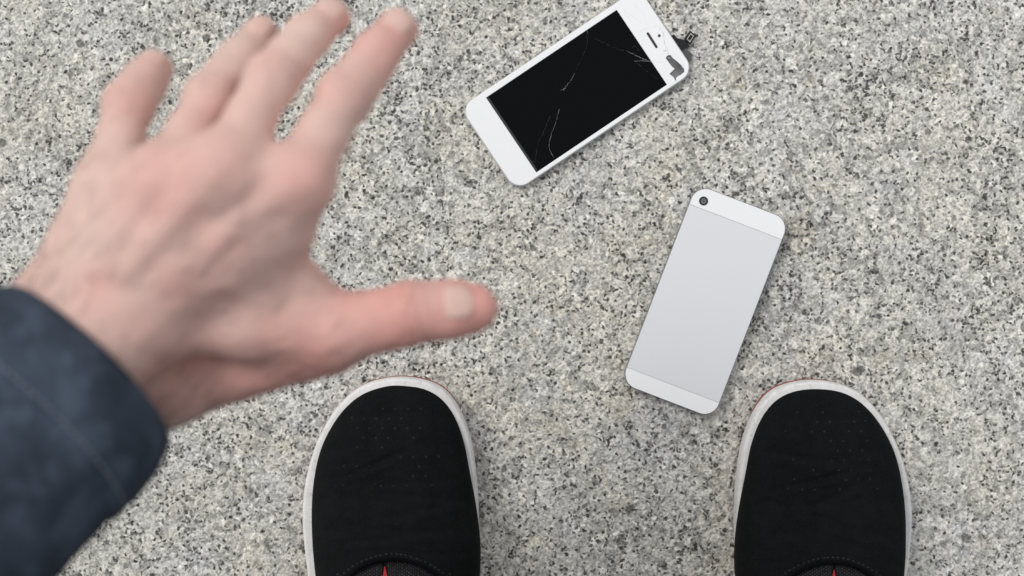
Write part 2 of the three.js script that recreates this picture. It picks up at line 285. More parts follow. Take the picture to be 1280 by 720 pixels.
{ // ---- the back housing, back up
  const top = 0.0070, ang = Math.atan2(0.9336, 0.3584), F = frame2(881.6, 376.9, ang, top), s = F.s;
  const LEN = 267.2 * s, WID = 125 * s;             // shape x runs towards the camera end
  const o = thing('phone_back_housing', 'silver phone back with white end strips and camera lens, lying between screen and shoes', 'phone back');
  o.position.set(F.c.x, 0, F.c.z); o.rotation.y = ang;
  const side = mesh('side_band', plate(roundRect(LEN, WID, 0.0089), 0.0002, top - 0.00035, 0.0004), M.aluEdge, o);
  const ch = 0.00045, w2 = WID / 2 - ch, xa = LEN / 2 - 27 * s, xb = -LEN / 2 + 21.6 * s, cor = 0.0086, gap = 0.00008, x2 = LEN / 2 - ch;
  const end = (xi, sg) => { const sh = new THREE.Shape(); sh.moveTo(xi, -w2 * sg); sh.lineTo(sg * (x2 - cor), -w2 * sg); sh.absarc(sg * (x2 - cor), -sg * (w2 - cor), cor, -sg * Math.PI / 2, sg > 0 ? 0 : Math.PI, false); sh.lineTo(sg * x2, sg * (w2 - cor)); sh.absarc(sg * (x2 - cor), sg * (w2 - cor), cor, sg > 0 ? 0 : Math.PI, sg > 0 ? Math.PI / 2 : Math.PI * 1.5, false); sh.lineTo(xi, w2 * sg); return sh; };
  const topStrip = end(xa + gap, 1), lens = F.loc(879.5, 251.25);
  mesh('back_plate', plate(poly([[xa - gap, -w2], [xa - gap, w2], [xb + gap, w2], [xb + gap, -w2]]), top - 0.0006, top, 0.00012), M.alu, o);
  const hl = new THREE.Path(); hl.absarc(lens[0], lens[1], 0.0026, 0, Math.PI * 2, true); topStrip.holes.push(hl);
  mesh('end_strip', plate(topStrip, top - 0.0006, top + 0.00003, 0.0001), M.whiteGlass, o);
  mesh('end_strip', plate(end(xb - gap, -1), top - 0.0006, top + 0.00003, 0.0001), M.whiteGlass, o);
  const cam = new THREE.Group(); cam.name = 'camera_lens'; o.add(cam);
  const rs = new THREE.Shape(); rs.absarc(lens[0], lens[1], 0.00255, 0, Math.PI * 2); const rh = new THREE.Path(); rh.absarc(lens[0], lens[1], 0.0017, 0, Math.PI * 2, true); rs.holes.push(rh);
  mesh('lens_ring', plate(rs, top - 0.001, top + 0.0004, 0.0002), M.lensRing, cam);
  const ls = new THREE.Shape(); ls.absarc(lens[0], lens[1], 0.0017, 0, Math.PI * 2);
  mesh('lens_glass', plate(ls, top - 0.001, top - 0.0001), M.lensGlass, cam);
  const pu = new THREE.Shape(); pu.absarc(lens[0], lens[1], 0.0006, 0, Math.PI * 2);
  mesh('lens_pupil', plate(pu, top - 0.0003, top - 0.00006), std({ color: lin(0.05, 0.05, 0.052), roughness: 0.3 }), cam);
}

// ---------------------------------------------------------------- shoes
const MS = {
  upper: phys({ map: scaled(knitTex, 1 / 0.05), bumpMap: scaled(knitBump, 1 / 0.05), bumpScale: 0.00018, roughness: 0.95, specularIntensity: 0.15, sheen: 0.06, sheenRoughness: 0.6, sheenColor: lin(0.4, 0.42, 0.45) }),
  rib: phys({ map: scaled(ribTex, 1 / 0.040), bumpMap: scaled(ribTex, 1 / 0.040), bumpScale: 0.0004, roughness: 0.95, specularIntensity: 0.2 }),
  rubber: std({ map: scaled(rubberTex, 1 / 0.1), roughness: 0.7 }),
  red: std({ color: lin(0.30, 0.095, 0.08), roughness: 0.8 }),
  tab: std({ color: lin(0.42, 0.022, 0.03), roughness: 0.8 }),
  piping: phys({ color: lin(0.004, 0.0042, 0.005), roughness: 0.95, specularIntensity: 0.1 }),
  thread: std({ color: lin(0.046, 0.047, 0.05), roughness: 0.9 }),
  lace: std({ color: lin(0.45, 0.45, 0.45), roughness: 0.9 }),
};
function makeShoe(sg, seed, o) {                    // sg 1: as on the left in the photo (straight side on the right), -1 its mirror image; toe at z = 0, millimetres inside
  const out = [[6, 0], [27, 5], [37, 15.5], [44.5, 33.6], [48, 54], [49.5, 77], [48.6, 105], [44, 140], [39, 180], [36, 220], [32, 258], [20, 283], [2, 291], [-16, 284], [-30, 262], [-34, 225], [-38, 185], [-43, 145], [-48, 113], [-51, 77], [-48, 54], [-41, 33.6], [-29.5, 15.5], [-16, 4.6]];
  const N = 220, cv = curve(out.map(([x, z]) => V(x * sg, 0, z)), true), P = [], Nn = [];
  for (let k = 0; k < N; k++) { P.push(cv.getPointAt(k / N)); const t = cv.getTangentAt(k / N); Nn.push(V(t.z, 0, -t.x).multiplyScalar(sg)); }
  const ring = (k, off, y) => { const p = P[k].clone().addScaledVector(Nn[k], off); p.y = y; return p; };
  const mm = (g) => { g.scale(0.001, 0.001, 0.001); return g; };
  const loft = (rows, toeOnly = false) => mm(gridGeo(N, rows.length, (i, j) => { const sp = 5 * Math.pow(clamp(1 - P[i].z / 45, 0, 1), 2); return { p: ring(i, toeOnly ? rows[j][0] - 2.4 * smooth(8, 45, P[i].z) : rows[j][0], rows[j][1] + sp), u: i / N * 0.68, v: j * 0.0028 }; }, true));
  const cap = (off, y) => { const c = V(0, y, 145); return mm(gridGeo(N, 8, (i, j) => { const p = ring(i, off, y), t = 1 - j / 7; return { p: V(p.x * t, y + 0.3, lerp(clamp(p.z, 20, 270), p.z, t) * 1), u: p.x * t / 1000, v: p.z / 1000 }; }, true)); };
  const outsole = mesh('outsole', mergeGeometries([loft([[-4, 0.3], [-0.5, 0.3], [0.2, 1.5], [0.45, 3.6], [0.1, 5.0], [-3, 5.2]], true)]), MS.red, o);
  mesh('midsole', mergeGeometries([loft([[-2.5, 4.9], [-0.6, 5.1], [0.1, 7], [0.3, 11], [0.2, 15], [-0.1, 17.6], [-0.8, 19.2], [-2.0, 19.7], [-9, 19.9]]), cap(-8.9, 19.4)]), MS.rubber, o);
  // upper: across each slice of the last an arch, open at the collar
  const wid = (z) => { let a = 1e9, b = -1e9; for (let k = 0; k < N; k++) { const p = P[k], q = P[(k + 1) % N]; if ((p.z - z) * (q.z - z) <= 0 && p.z !== q.z) { const x = lerp(p.x, q.x, (z - p.z) / (q.z - p.z)); a = Math.min(a, x); b = Math.max(b, x); } } return [a, b]; };
  const ZT = 2.6, ZB = 287, TH = 96;                // first and last slice, throat
  const sect = (z) => {                              // the rounded ends are drawn in by the inset
    const t = clamp((z - ZT) / (ZB - ZT), 0, 1), zz = lerp(0.4, 290.6, t), [a, b] = wid(clamp(zz, 0.4, 290.4));
    const insetM = lerp(3.4, -2.6, smooth(42, 112, z)), insetL = lerp(3.2, 6.8, smooth(30, 90, z));
    let lo = a + (sg > 0 ? insetL : insetM) , hi = b - (sg > 0 ? insetM : insetL);
    if (hi < lo + 0.5) { const m = (lo + hi) / 2; lo = m - 0.25; hi = m + 0.25; }
    const dz = z - ZT, toe = dz < 26 ? Math.sqrt(Math.max(0, 1 - Math.pow(1 - dz / 26, 2))) : 1, heel = z > 270 ? Math.sqrt(Math.max(0, 1 - Math.pow((z - 270) / 17.2, 2))) : 1;
    const hh = 15 * toe + 7 * smooth(0, 40, dz) + 26 * smooth(30, 120, z) + 24 * smooth(105, 200, z);
    return { lo, hi, h: hh * Math.pow(heel, 0.3), n: lerp(2.2, 2.7, smooth(20, 110, z)) };
  };
  const wr = rng(seed), folds = [];
  for (let k = 0; k < 9; k++) folds.push({ z: 42 + k * 6.2 + 4 * wr(), s: (wr() - 0.5) * 0.9, x: (wr() - 0.5) * 60, w: 14 + 22 * wr(), a: 0.9 + 1.3 * wr(), c: 1.2 + 1.3 * wr() });
  const point = (z, th, lift = 0) => {               // th 0 at the right base, pi at the left base
    const S = sect(z), c = (S.lo + S.hi) / 2, w = (S.hi - S.lo) / 2, co = Math.cos(th), si = Math.sin(th);
    const x = c + w * Math.sign(co) * Math.pow(Math.abs(co), 2 / S.n) * (1 + 0.035 * Math.sin(2 * Math.min(th, Math.PI - th)) * smooth(50, 100, z));
    let y = 19.2 + S.h * Math.pow(Math.max(0, si), 2 / S.n);
    for (const f of folds) { const d = z - f.z - f.s * (x - f.x); y += f.a * (0.5 * Math.exp(-Math.pow((d - 2.6) / 2.2, 2)) - 0.75 * Math.exp(-Math.pow(d / f.c, 2))) * Math.exp(-Math.pow((x - f.x) / f.w, 2)) * si; }
    y += si * 0.9 * (vnoise(x / 11 + 50, z / 11, 300 + seed) - 0.5);
    return V(x, y + lift, z);
  };
  const fOpen = (z) => z <= TH ? 0 : 0.80 * Math.pow(clamp(1 - Math.pow(1 - clamp((z - TH) / 42, 0, 1), 2), 0, 1), 0.5) * (1 - smooth(258, 272, z));
  const thEdge = (z) => { const f = fOpen(z), n = sect(z).n; return Math.acos(clamp(Math.pow(f, n / 2), 0, 1)); };
  const zs = []; for (let k = 0; k <= 26; k++) zs.push(ZT + 26 * (1 - Math.cos(k / 26 * Math.PI / 2))); for (let z = zs[zs.length - 1] + 1.2; z < TH; z += 1.2) zs.push(z); for (let k = 0; k <= 30; k++) zs.push(TH + 44 * Math.pow(k / 30, 2)); for (let z = TH + 48; z < 270; z += 5) zs.push(z); for (let k = 0; k <= 16; k++) zs.push(270 + 17 * Math.sin(k / 16 * Math.PI / 2));
  const half = (s) => gridGeo(48, zs.length, (i, j) => { const z = zs[j], e = thEdge(z), th = e * Math.pow(i / 47, 0.8), p = point(z, s > 0 ? th : Math.PI - th); return { p, u: p.x / 1000, v: (p.z + p.y * 0.4) / 1000 }; });
  const ug = mergeVertices(mm(mergeGeometries([half(1), half(-1)])), 1e-6); ug.computeVertexNormals();
  const upper = mesh('upper', ug, MS.upper, o);
  // tongue under the collar: two ribbed panels with a red gore between them
  const gx = (z) => { const S = sect(z); return (S.lo + S.hi) / 2 + GORE; }, GORE = sg > 0 ? -4.5 : 1.5;
  const panel = (s) => gridGeo(26, 24, (i, j) => {
    const z = TH - 6 + 62 * j / 23, S = sect(z), c = (S.lo + S.hi) / 2, w = (S.hi - S.lo) / 2, gw = 0.5 + 2.6 * smooth(TH + 2, TH + 17, z);
    const x = lerp(gx(z) + s * gw, c + s * w * 0.9, i / 25), n = S.n, q = clamp(Math.abs(x - c) / w, 0, 0.98);
    const y = 19.2 + S.h * Math.pow(1 - Math.pow(q, n), 1 / n) - 2.6 - (i === 0 ? 0.9 : 0);
    return { p: V(x, y, z), u: x / 1000, v: z / 1000 };
  });
  for (const s of [1, -1]) mesh('tongue_panel', mm(panel(s)), MS.rib, o);
  mesh('gore', mm(gridGeo(6, 24, (i, j) => { const z = TH + 4.5 + 52 * j / 23, S = sect(z), w = 0.15 + 2.5 * smooth(TH + 3, TH + 17, z); return { p: V(gx(z) + w * (i / 5 * 2 - 1), 19.2 + S.h - 3.0, z) }; })), MS.tab, o);
  // collar binding and its two rows of stitches
  const edge = (s, lift, back) => { const a = []; for (let k = 26; k >= 1; k--) { const z = TH + 44 * Math.pow(k / 26, 2), p = point(z, s > 0 ? thEdge(z) : Math.PI - thEdge(z), lift); a.push(p); } return a; };
  const rim = [...edge(-1, 0.1), point(TH, Math.PI / 2, 0.1), ...edge(1, 0.1).reverse()];
  mesh('collar_binding', mm(tube(rim.map((p) => V(p.x, p.y, p.z)), 1.15, 120, 8)), MS.piping, upper);
  const st = [], rc = curve(rim), mid = (rim[0].x + rim[rim.length - 1].x) / 2;
  for (const [off, rad] of [[2.4, 0.26], [4.2, 0.3]]) for (let k = 0; k < 50; k++) {
    const t = (k + 0.5 + 0.3 * (wr() - 0.5)) / 50, p = rc.getPointAt(t), tg = rc.getTangentAt(t), nx = tg.z, nz = -tg.x, l = Math.hypot(nx, nz) || 1;
    const q = V(p.x + nx / l * off * -1, 0, p.z + nz / l * off * -1); if (q.z > p.z + 3) continue;
    const s2 = V(p.x + nx / l * off, 0, p.z + nz / l * off), use = s2.z < q.z || Math.abs(s2.x - mid) > Math.abs(q.x - mid) ? s2 : q;
    const S = sect(use.z), c = (S.lo + S.hi) / 2, w = (S.hi - S.lo) / 2, th = Math.acos(clamp(Math.sign(use.x - c) * Math.pow(clamp(Math.abs(use.x - c) / w, 0, 1), S.n / 2), -1, 1)), pp = point(use.z, th, 0.05);
    const g = new THREE.CapsuleGeometry(rad * 0.8, 0.5 + 0.7 * wr(), 2, 5); g.rotateZ(Math.PI / 2); g.rotateY(Math.atan2(-tg.z, tg.x)); g.translate(pp.x, pp.y, pp.z); st.push(g);
  }
  mesh('stitching', mm(mergeGeometries(st)), MS.thread, upper).userData.kind = 'stuff';
  // rows of pin holes over the toe, their thread rims proud of the knit
  const pf = []; for (let a = 0; a < 9; a++) for (let b = 0; b < 8; b++) {
    if (wr() < 0.5) continue;
    const z = 17 + a * 5.2, x = (b - 3.5 + (a % 2) * 0.5) * 7.0, S = sect(z), c = (S.lo + S.hi) / 2, w = (S.hi - S.lo) / 2; if (Math.abs(x - c) > 0.74 * w) continue;
    const th = Math.acos(Math.sign(x - c) * Math.pow(Math.abs(x - c) / w, S.n / 2)), p = point(z, th, 0.02), g = new THREE.TorusGeometry(0.42, 0.13 + 0.06 * wr(), 5, 8); g.rotateX(Math.PI / 2); g.translate(p.x, p.y, p.z); pf.push(g);
  }
  mesh('pin_hole', mm(mergeGeometries(pf)), std({ color: lin(0.024, 0.025, 0.027), roughness: 0.9 }), upper).userData.kind = 'stuff';
  return { point, sect, TH, mm };
}
{
  const L = thing('shoe', 'black knit slip-on shoe with white sole under the outstretched thumb, lace loop at its throat', 'shoe', 'shoes worn by the person');
  const p = at(490, 471, 0.014); L.position.set(p.x, 0, p.z);
  const s = makeShoe(1, 3, L), q = s.point(s.TH + 12, 1.30, -1.6);
  mesh('lace_loop', s.mm(tube([V(q.x - 5, q.y - 1, q.z + 4), V(q.x - 3.6, q.y + 0.6, q.z + 0.6), V(q.x, q.y + 1.2, q.z - 1.1), V(q.x + 3.4, q.y + 0.5, q.z + 0.5), V(q.x + 4.6, q.y - 1, q.z + 4)], 0.4, 30, 6)), MS.lace, L);
  const R = thing('shoe_001', 'black knit slip-on shoe with white sole beside the silver phone back', 'shoe', 'shoes worn by the person');
  const p2 = at(1027, 475, 0.014); R.position.set(p2.x, 0, p2.z);
  makeShoe(-1, 8, R);
}

// ---------------------------------------------------------------- the person: one arm reaching in
const smin = (a, b, k) => { const h = Math.max(k - Math.abs(a - b), 0) / k; return Math.min(a, b) - h * h * k * 0.25; };
function cone(a, b, ra, rb) {                       // distance to a tapered capsule
  const bx = b.x - a.x, by = b.y - a.y, bz = b.z - a.z, l2 = bx * bx + by * by + bz * bz;
  return (x, y, z) => { const px = x - a.x, py = y - a.y, pz = z - a.z, t = clamp((px * bx + py * by + pz * bz) / l2, 0, 1), dx = px - bx * t, dy = py - by * t, dz = pz - bz * t; return Math.sqrt(dx * dx + dy * dy + dz * dz) - (ra + (rb - ra) * t); };
}
function meshField(f, lo, hi, n) {                  // marching cubes, then each vertex is drawn onto the surface itself
  const mc = new MarchingCubes(n, new THREE.MeshBasicMaterial(), false, false, 400000); mc.isolation = 0;
  const c = lo.clone().add(hi).multiplyScalar(0.5), e = hi.clone().sub(lo).multiplyScalar(0.5), half = n / 2;
  for (let k = 0; k < n; k++) for (let j = 0; j < n; j++) for (let i = 0; i < n; i++) mc.field[k * n * n + j * n + i] = -f(c.x + (i - half) / half * e.x, c.y + (j - half) / half * e.y, c.z + (k - half) / half * e.z);
  mc.update();
  const pos = new Float32Array(mc.count * 3);
  for (let q = 0; q < mc.count; q++) { pos[q * 3] = c.x + mc.positionArray[q * 3] * e.x; pos[q * 3 + 1] = c.y + mc.positionArray[q * 3 + 1] * e.y; pos[q * 3 + 2] = c.z + mc.positionArray[q * 3 + 2] * e.z; }
  let g = new THREE.BufferGeometry(); g.setAttribute('position', new THREE.BufferAttribute(pos, 3)); g = mergeVertices(g, 1e-5);
  const P = g.attributes.position, nr = new Float32Array(P.count * 3), d = 0.0006;
  for (let q = 0; q < P.count; q++) {
    let x = P.getX(q), y = P.getY(q), z = P.getZ(q), gx, gy, gz;
    for (let it = 0; it < 2; it++) { gx = f(x + d, y, z) - f(x - d, y, z); gy = f(x, y + d, z) - f(x, y - d, z); gz = f(x, y, z + d) - f(x, y, z - d); const l = Math.hypot(gx, gy, gz) || 1, v = f(x, y, z); gx /= l; gy /= l; gz /= l; if (it === 0 && Math.abs(v) < 0.004) { x -= gx * v; y -= gy * v; z -= gz * v; } }
    P.setXYZ(q, x, y, z); nr[q * 3] = gx; nr[q * 3 + 1] = gy; nr[q * 3 + 2] = gz;
  }
  g.setAttribute('normal', new THREE.BufferAttribute(nr, 3)); return g;
}
{
  const o = thing('person', 'person in a dark navy denim jacket reaching a spread left hand over the ground', 'person');
  // joints: photo pixel, height
  const F = {
    index: [[372, 228, 0.360], [431, 120, 0.346], [469, 71, 0.335], [496, 39, 0.328]],
    middle: [[274, 216, 0.366], [340, 99, 0.351], [383, 48, 0.337], [411, 23, 0.328]],
    ring: [[199, 230, 0.360], [263, 124, 0.343], [302, 74, 0.330], [324, 45, 0.322]],
    little: [[138, 232, 0.350], [160, 132, 0.337], [181, 102, 0.326], [193, 86, 0.320]],
  };
  const rad = { index: [9.6, 9.0, 9.2, 8.4, 8.3, 7.9], middle: [9.4, 8.6, 8.8, 8.0, 7.9, 7.6], ring: [9.2, 8.6, 8.8, 8.0, 7.9, 7.6], little: [8.7, 8.0, 8.0, 7.2, 7.1, 6.8] };
  const J = {}; for (const k in F) J[k] = F[k].map((p) => at(...p));
  const mix = (a, b, t) => a.clone().lerp(b, t), up = (p, d) => V(p.x, p.y + d, p.z);
  const fingers = Object.keys(F).map((k) => {
    const [a, b, c, d] = J[k], r = rad[k].map((x) => x / 1000), m1 = mix(a, b, 0.55), m2 = mix(b, c, 0.5);
    const parts = [cone(a, m1, r[0], r[1]), cone(m1, b, r[1], r[2]), cone(b, m2, r[2], r[3]), cone(m2, c, r[3], r[4]), cone(c, d, r[4], r[5]), cone(up(a, 0.0008), up(a, 0.0009), r[0] * 0.84, r[0] * 0.84), cone(up(b, 0.0008), up(b, 0.0009), r[2] * 0.88, r[2] * 0.88)];
    return (x, y, z) => { let v = parts[0](x, y, z); for (let q = 1; q < parts.length; q++) v = smin(v, parts[q](x, y, z), 0.005); return v; };
  });
  const W = at(102, 446, 0.352), wr1 = at(156, 412, 0.350), wr0 = at(62, 398, 0.346);
  // forearm runs up to the elbow, low left of the picture
  const ax = V(-0.59, 0.45, 0.65).normalize(), elbow = W.clone().addScaledVector(ax, 0.27), shoulder = V(-0.25, 0.77, 0.36);
  const foreR = wr1.clone().addScaledVector(ax, 0.09), foreL = wr0.clone().addScaledVector(ax, 0.09);
  const T = [at(196, 404, 0.344), at(424, 414, 0.334), at(514, 391, 0.334), at(594, 385, 0.331)];
  const palm = [
    [wr1, J.index[0], 0.0150, 0.0112], [mix(wr1, wr0, 0.35), J.middle[0], 0.0165, 0.0122], [mix(wr1, wr0, 0.68), J.ring[0], 0.0160, 0.0118], [wr0, J.little[0], 0.0145, 0.0112],
    [J.index[0], J.middle[0], 0.0098, 0.0098], [J.middle[0], J.ring[0], 0.0098, 0.0098], [J.ring[0], J.little[0], 0.0095, 0.0095],
    [foreR, wr1, 0.0215, 0.0165], [foreL, wr0, 0.0215, 0.0155], [mix(foreR, foreL, 0.5), mix(wr1, wr0, 0.5), 0.024, 0.019],
    [at(300, 330, 0.345), at(351, 285, 0.350), 0.015, 0.013],
  ].map((q) => cone(...q));
  const thumb = [[T[0], mix(T[0], T[1], 0.5), 0.0110, 0.0112], [mix(T[0], T[1], 0.5), T[1], 0.0112, 0.0118], [T[1], mix(T[1], T[2], 0.55), 0.0117, 0.0104], [mix(T[1], T[2], 0.55), T[2], 0.0104, 0.0108], [T[2], mix(T[2], T[3], 0.6), 0.0108, 0.0103], [mix(T[2], T[3], 0.6), T[3], 0.0103, 0.0088]].map((q) => cone(...q));
  const thenar = [[at(205, 480, 0.315), at(402, 434, 0.327), 0.0148, 0.0116], [at(205, 480, 0.315), at(130, 468, 0.326), 0.0138, 0.016]].map((q) => cone(...q));
  // web of skin between thumb and index
  const web = [[at(330, 395, 0.334), at(388, 372, 0.335), 0.011, 0.0070], [at(300, 360, 0.338), at(375, 350, 0.339), 0.0120, 0.0078]].map((q) => cone(...q));
  const tend = ['index', 'middle', 'ring', 'little'].map((k, q) => { const w = mix(wr1, wr0, 0.25 + 0.17 * q), a = J[k][0]; return cone(up(mix(w, a, 0.35), 0.0134), up(mix(w, a, 0.97), 0.0102), 0.0016, 0.0028); });
  const veins = [[[250, 330, 0.3655], [300, 268, 0.3685]], [[300, 268, 0.3685], [318, 225, 0.369]], [[190, 330, 0.363], [228, 268, 0.3675]], [[228, 268, 0.3675], [240, 215, 0.369]], [[150, 300, 0.359], [228, 268, 0.3675]]].map(([a, b]) => cone(up(at(...a), 0.0006), up(at(...b), 0.0006), 0.0019, 0.0016));
  const all = (list, k) => (x, y, z) => { let v = list[0](x, y, z); for (let q = 1; q < list.length; q++) v = smin(v, list[q](x, y, z), k); return v; };
  const creases = [...Object.values(J).flatMap((q) => [[q[1], q[2].clone().sub(q[0]).normalize(), 1], [q[2], q[3].clone().sub(q[1]).normalize(), 0.6]]), [T[2], T[3].clone().sub(T[1]).normalize(), 1.2]];
  const palmF = all(palm, 0.010), thumbF = all(thumb, 0.006), thenarF = all(thenar, 0.012), webF = all(web, 0.01);
  const field = (x, y, z) => {
    let v = palmF(x, y, z);
    if (v < 0.03) { let t = 1; for (const f of tend) t = Math.min(t, f(x, y, z)); v = smin(v, t, 0.006); for (const f of veins) v = smin(v, f(x, y, z), 0.004); }
    let fg = fingers[0](x, y, z); for (let q = 1; q < 4; q++) fg = Math.min(fg, fingers[q](x, y, z));
    v = smin(v, fg, 0.0085);
    v = smin(v, smin(thumbF(x, y, z), webF(x, y, z), 0.010), 0.010);
    v = smin(v, thenarF(x, y, z), 0.0085);
    for (const [p, d, l] of creases) { const dx = x - p.x, dy = y - p.y, dz = z - p.z, d2 = dx * dx + dy * dy + dz * dz; if (d2 < 0.0004 && dy > 0) { const a = dx * d.x + dy * d.y + dz * d.z; v += 0.00045 * l * Math.sin(a * 2100 + 1.3 * Math.sin(dx * 500)) * Math.exp(-(a * a) / 0.000022); } }
    return v + 0.0007 * (n3(x * 160, z * 160, y * 160, 7) - 0.5) + 0.0015 * (n3(x * 48, z * 48, y * 48, 17) - 0.5) * smooth(-0.215, -0.10, -x - z);
  };
  const lo = V(1, 1, 1), hi = V(-1, -1, -1);
  for (const p of [...Object.values(J).flat(), ...T, W, wr0, wr1, at(240, 500, 0.318)]) { lo.min(p); hi.max(p); }
  lo.subScalar(0.026); hi.addScalar(0.026); lo.x -= 0.02; hi.z += 0.02;
  let hand = meshField(field, lo, hi, 150);
  // skin colour: redder over knuckles and finger ends, faint blue veins, mottling
  const red = [...Object.values(J).flatMap((q) => [[up(q[0], 0.010), 0.011, 0.28], [up(q[1], 0.009), 0.010, 0.5], [q[3], 0.014, 0.6]]), [T[1], 0.018, 0.5], [T[2], 0.016, 0.8], [T[3], 0.018, 0.9], [at(350, 460, 0.32), 0.03, 0.55]];
  const P = hand.attributes.position, col = new Float32Array(P.count * 3), uv = new Float32Array(P.count * 2);
  for (let q = 0; q < P.count; q++) {
    const x = P.getX(q), y = P.getY(q), z = P.getZ(q);
    let r = 0; for (const [p, s, a] of red) { const d2 = (p.x - x) ** 2 + (p.y - y) ** 2 + (p.z - z) ** 2; r += a * Math.exp(-d2 / (s * s)); }
    let bl = 0; for (const f of veins) bl = Math.max(bl, smooth(0.0028, 0, f(x, y, z)));
    const n = n3(x * 70, z * 70, y * 70, 91) - 0.5, n2 = n3(x * 240, z * 240, y * 240, 97) - 0.5, n4 = n3(x * 26, z * 26, y * 26, 99) - 0.5; r = clamp(r + 0.7 * n + 1.1 * n4, -0.2, 1.1);
    const k = 1 + 0.08 * n2 + 0.10 * n;
    col[q * 3] = (0.72 - 0.02 * r - 0.03 * bl) * k; col[q * 3 + 1] = (0.488 - 0.130 * r - 0.01 * bl) * k; col[q * 3 + 2] = (0.430 - 0.115 * r + 0.02 * bl) * k;
    uv[q * 2] = x / 0.03; uv[q * 2 + 1] = (z + y * 0.5) / 0.03;
  }
  hand.setAttribute('color', new THREE.BufferAttribute(col, 3)); hand.setAttribute('uv', new THREE.BufferAttribute(uv, 2));
  const skin = phys({ vertexColors: true, roughness: 0.52, specularIntensity: 0.45, bumpMap: skinBump, bumpScale: 0.00035 });
  // short dark hairs on the wrist and the outer back of the hand
  { const hr = rng(77), N2 = hand.attributes.normal, list = [], lean = J.middle[0].clone().sub(W).normalize();
    for (let tries = 0; tries < 60000 && list.length < 900; tries++) {
      const q = Math.floor(hr() * P.count), p = V(P.getX(q), P.getY(q), P.getZ(q)), n = V(N2.getX(q), N2.getY(q), N2.getZ(q));
      const along = p.clone().sub(W).dot(lean), w = n.y > 0.25 ? (along < 0.02 ? 1 : along < 0.06 ? 0.35 : along < 0.08 ? 0.12 : 0) : 0; if (hr() > w || along < -0.03) continue;
      const d = lean.clone().multiplyScalar(0.9 + 0.5 * hr()).add(V(hr() - 0.3, 0, hr() - 0.5).multiplyScalar(0.9)).addScaledVector(n, 0.15 + 0.3 * hr()); d.addScaledVector(n, -Math.min(0, d.dot(n)) + 0.1).normalize();
      const L = 0.005 + 0.007 * hr(), g = new THREE.CylinderGeometry(0.00002, 0.00006, L, 3, 2, true); g.translate(0, L / 2, 0); g.applyQuaternion(new THREE.Quaternion().setFromUnitVectors(V(0, 1, 0), d)); g.translate(p.x, p.y, p.z); list.push(g);
    }
    mesh('arm_hair', mergeGeometries(list), std({ color: lin(0.06, 0.035, 0.022), roughness: 0.7 }), o).userData.kind = 'stuff'; }
  // nails
  const nailM = phys({ color: lin(0.70, 0.475, 0.415), roughness: 0.28, specularIntensity: 0.6 });
  const nail = (tip, prev, r, w, l, ref, back = 0, slope = 0.05) => {
    const d = tip.clone().sub(prev).normalize(), n = ref.clone().addScaledVector(d, -ref.dot(d)).normalize(), s = V().crossVectors(d, n);
    const pt = (a, b, e) => { const th = a * w; const o0 = tip.clone().addScaledVector(d, b * l - back), dir = n.clone().multiplyScalar(Math.cos(th)).addScaledVector(s, Math.sin(th)); let lo = 0, hi = 0.03; for (let q = 0; q < 22; q++) { const m = (lo + hi) / 2; if (field(o0.x + dir.x * m, o0.y + dir.y * m, o0.z + dir.z * m) < 0) lo = m; else hi = m; } return o0.addScaledVector(dir, lo + e); };
    const shape = (a, b) => a * Math.pow(Math.max(0.02, 1 - Math.pow(Math.abs(b) / 0.56, 3.2)), 0.42);
    const g = gridGeo(15, 13, (i, j) => { const b = j / 12 - 0.45, a = shape(i / 7 - 1, b), e = (i === 0 || i === 14 || j === 0) ? -0.0012 : j === 12 ? -0.0004 : 0.00045; return { p: pt(a, b, e), u: 0, v: 0 }; });
    mesh('fingernail', g, nailM, o);
  };
  for (const k of ['index', 'middle', 'ring', 'little']) nail(J[k][3], J[k][2], rad[k][5] / 1000 + 0.0001, 0.78, k === 'little' ? 0.009 : 0.0115, V(0, 1, -0.2));
  nail(T[3], T[2], 0.0096, 0.66, 0.0115, V(0.02, 1, -0.30), 0.0074, 0.17);

  // jacket sleeve: a loft round the arm, with a turned cuff, up to the shoulder
  const path = curve([at(109, 456, 0.352), at(109, 456, 0.352).addScaledVector(ax, 0.07), at(109, 456, 0.352).addScaledVector(ax, 0.15), elbow.clone().add(V(0.004, -0.004, 0.004)), elbow.clone().lerp(shoulder, 0.5), shoulder]);
  const LEN = path.getLength(), frameAt = (s) => { const t = clamp(s / LEN, 0, 1), p = path.getPointAt(t), tg = path.getTangentAt(t); if (s < 0) p.addScaledVector(tg, s); const side = V().crossVectors(V(0, 1, 0), tg).normalize(), u = V().crossVectors(tg, side); return { p, tg, side, u }; };
  const fold = (th, s) => 0.0042 * (vnoise(th * 1.1 + 20 + s * 14, s * 26 + 4, 501) - 0.5) * smooth(0.03, 0.09, s) + 0.0022 * Math.sin(s * 95 + 2.2 * Math.sin(th + 1) + th) * smooth(0.06, 0.12, s) * (0.4 + vnoise(th + 9, s * 9, 503)) + 0.0016 * (vnoise(th * 1.6 + 30, s * 70, 505) - 0.5);
  const sleevePt = (th, s, off) => { const f = frameAt(s), a = 0.0430 + 0.016 * smooth(0.02, 0.3, s) + fold(th, s) + off, b = 0.0335 + 0.018 * smooth(0.02, 0.3, s) + fold(th, s) + off; const q = f.p.clone().addScaledVector(f.side, a * Math.cos(th)).addScaledVector(f.u, b * Math.sin(th)); return q; };
  const NT = 96, wrapG = (rows) => gridGeo(NT, rows.length, (i, j) => { const th = i / NT * Math.PI * 2; return { p: sleevePt(th, rows[j][0], rows[j][1]), u: i / NT * 0.24, v: rows[j][0] }; }, true);
  const ss = []; for (let s = 0.033; s < LEN; s += 0.003) ss.push([s, 0.0012]);
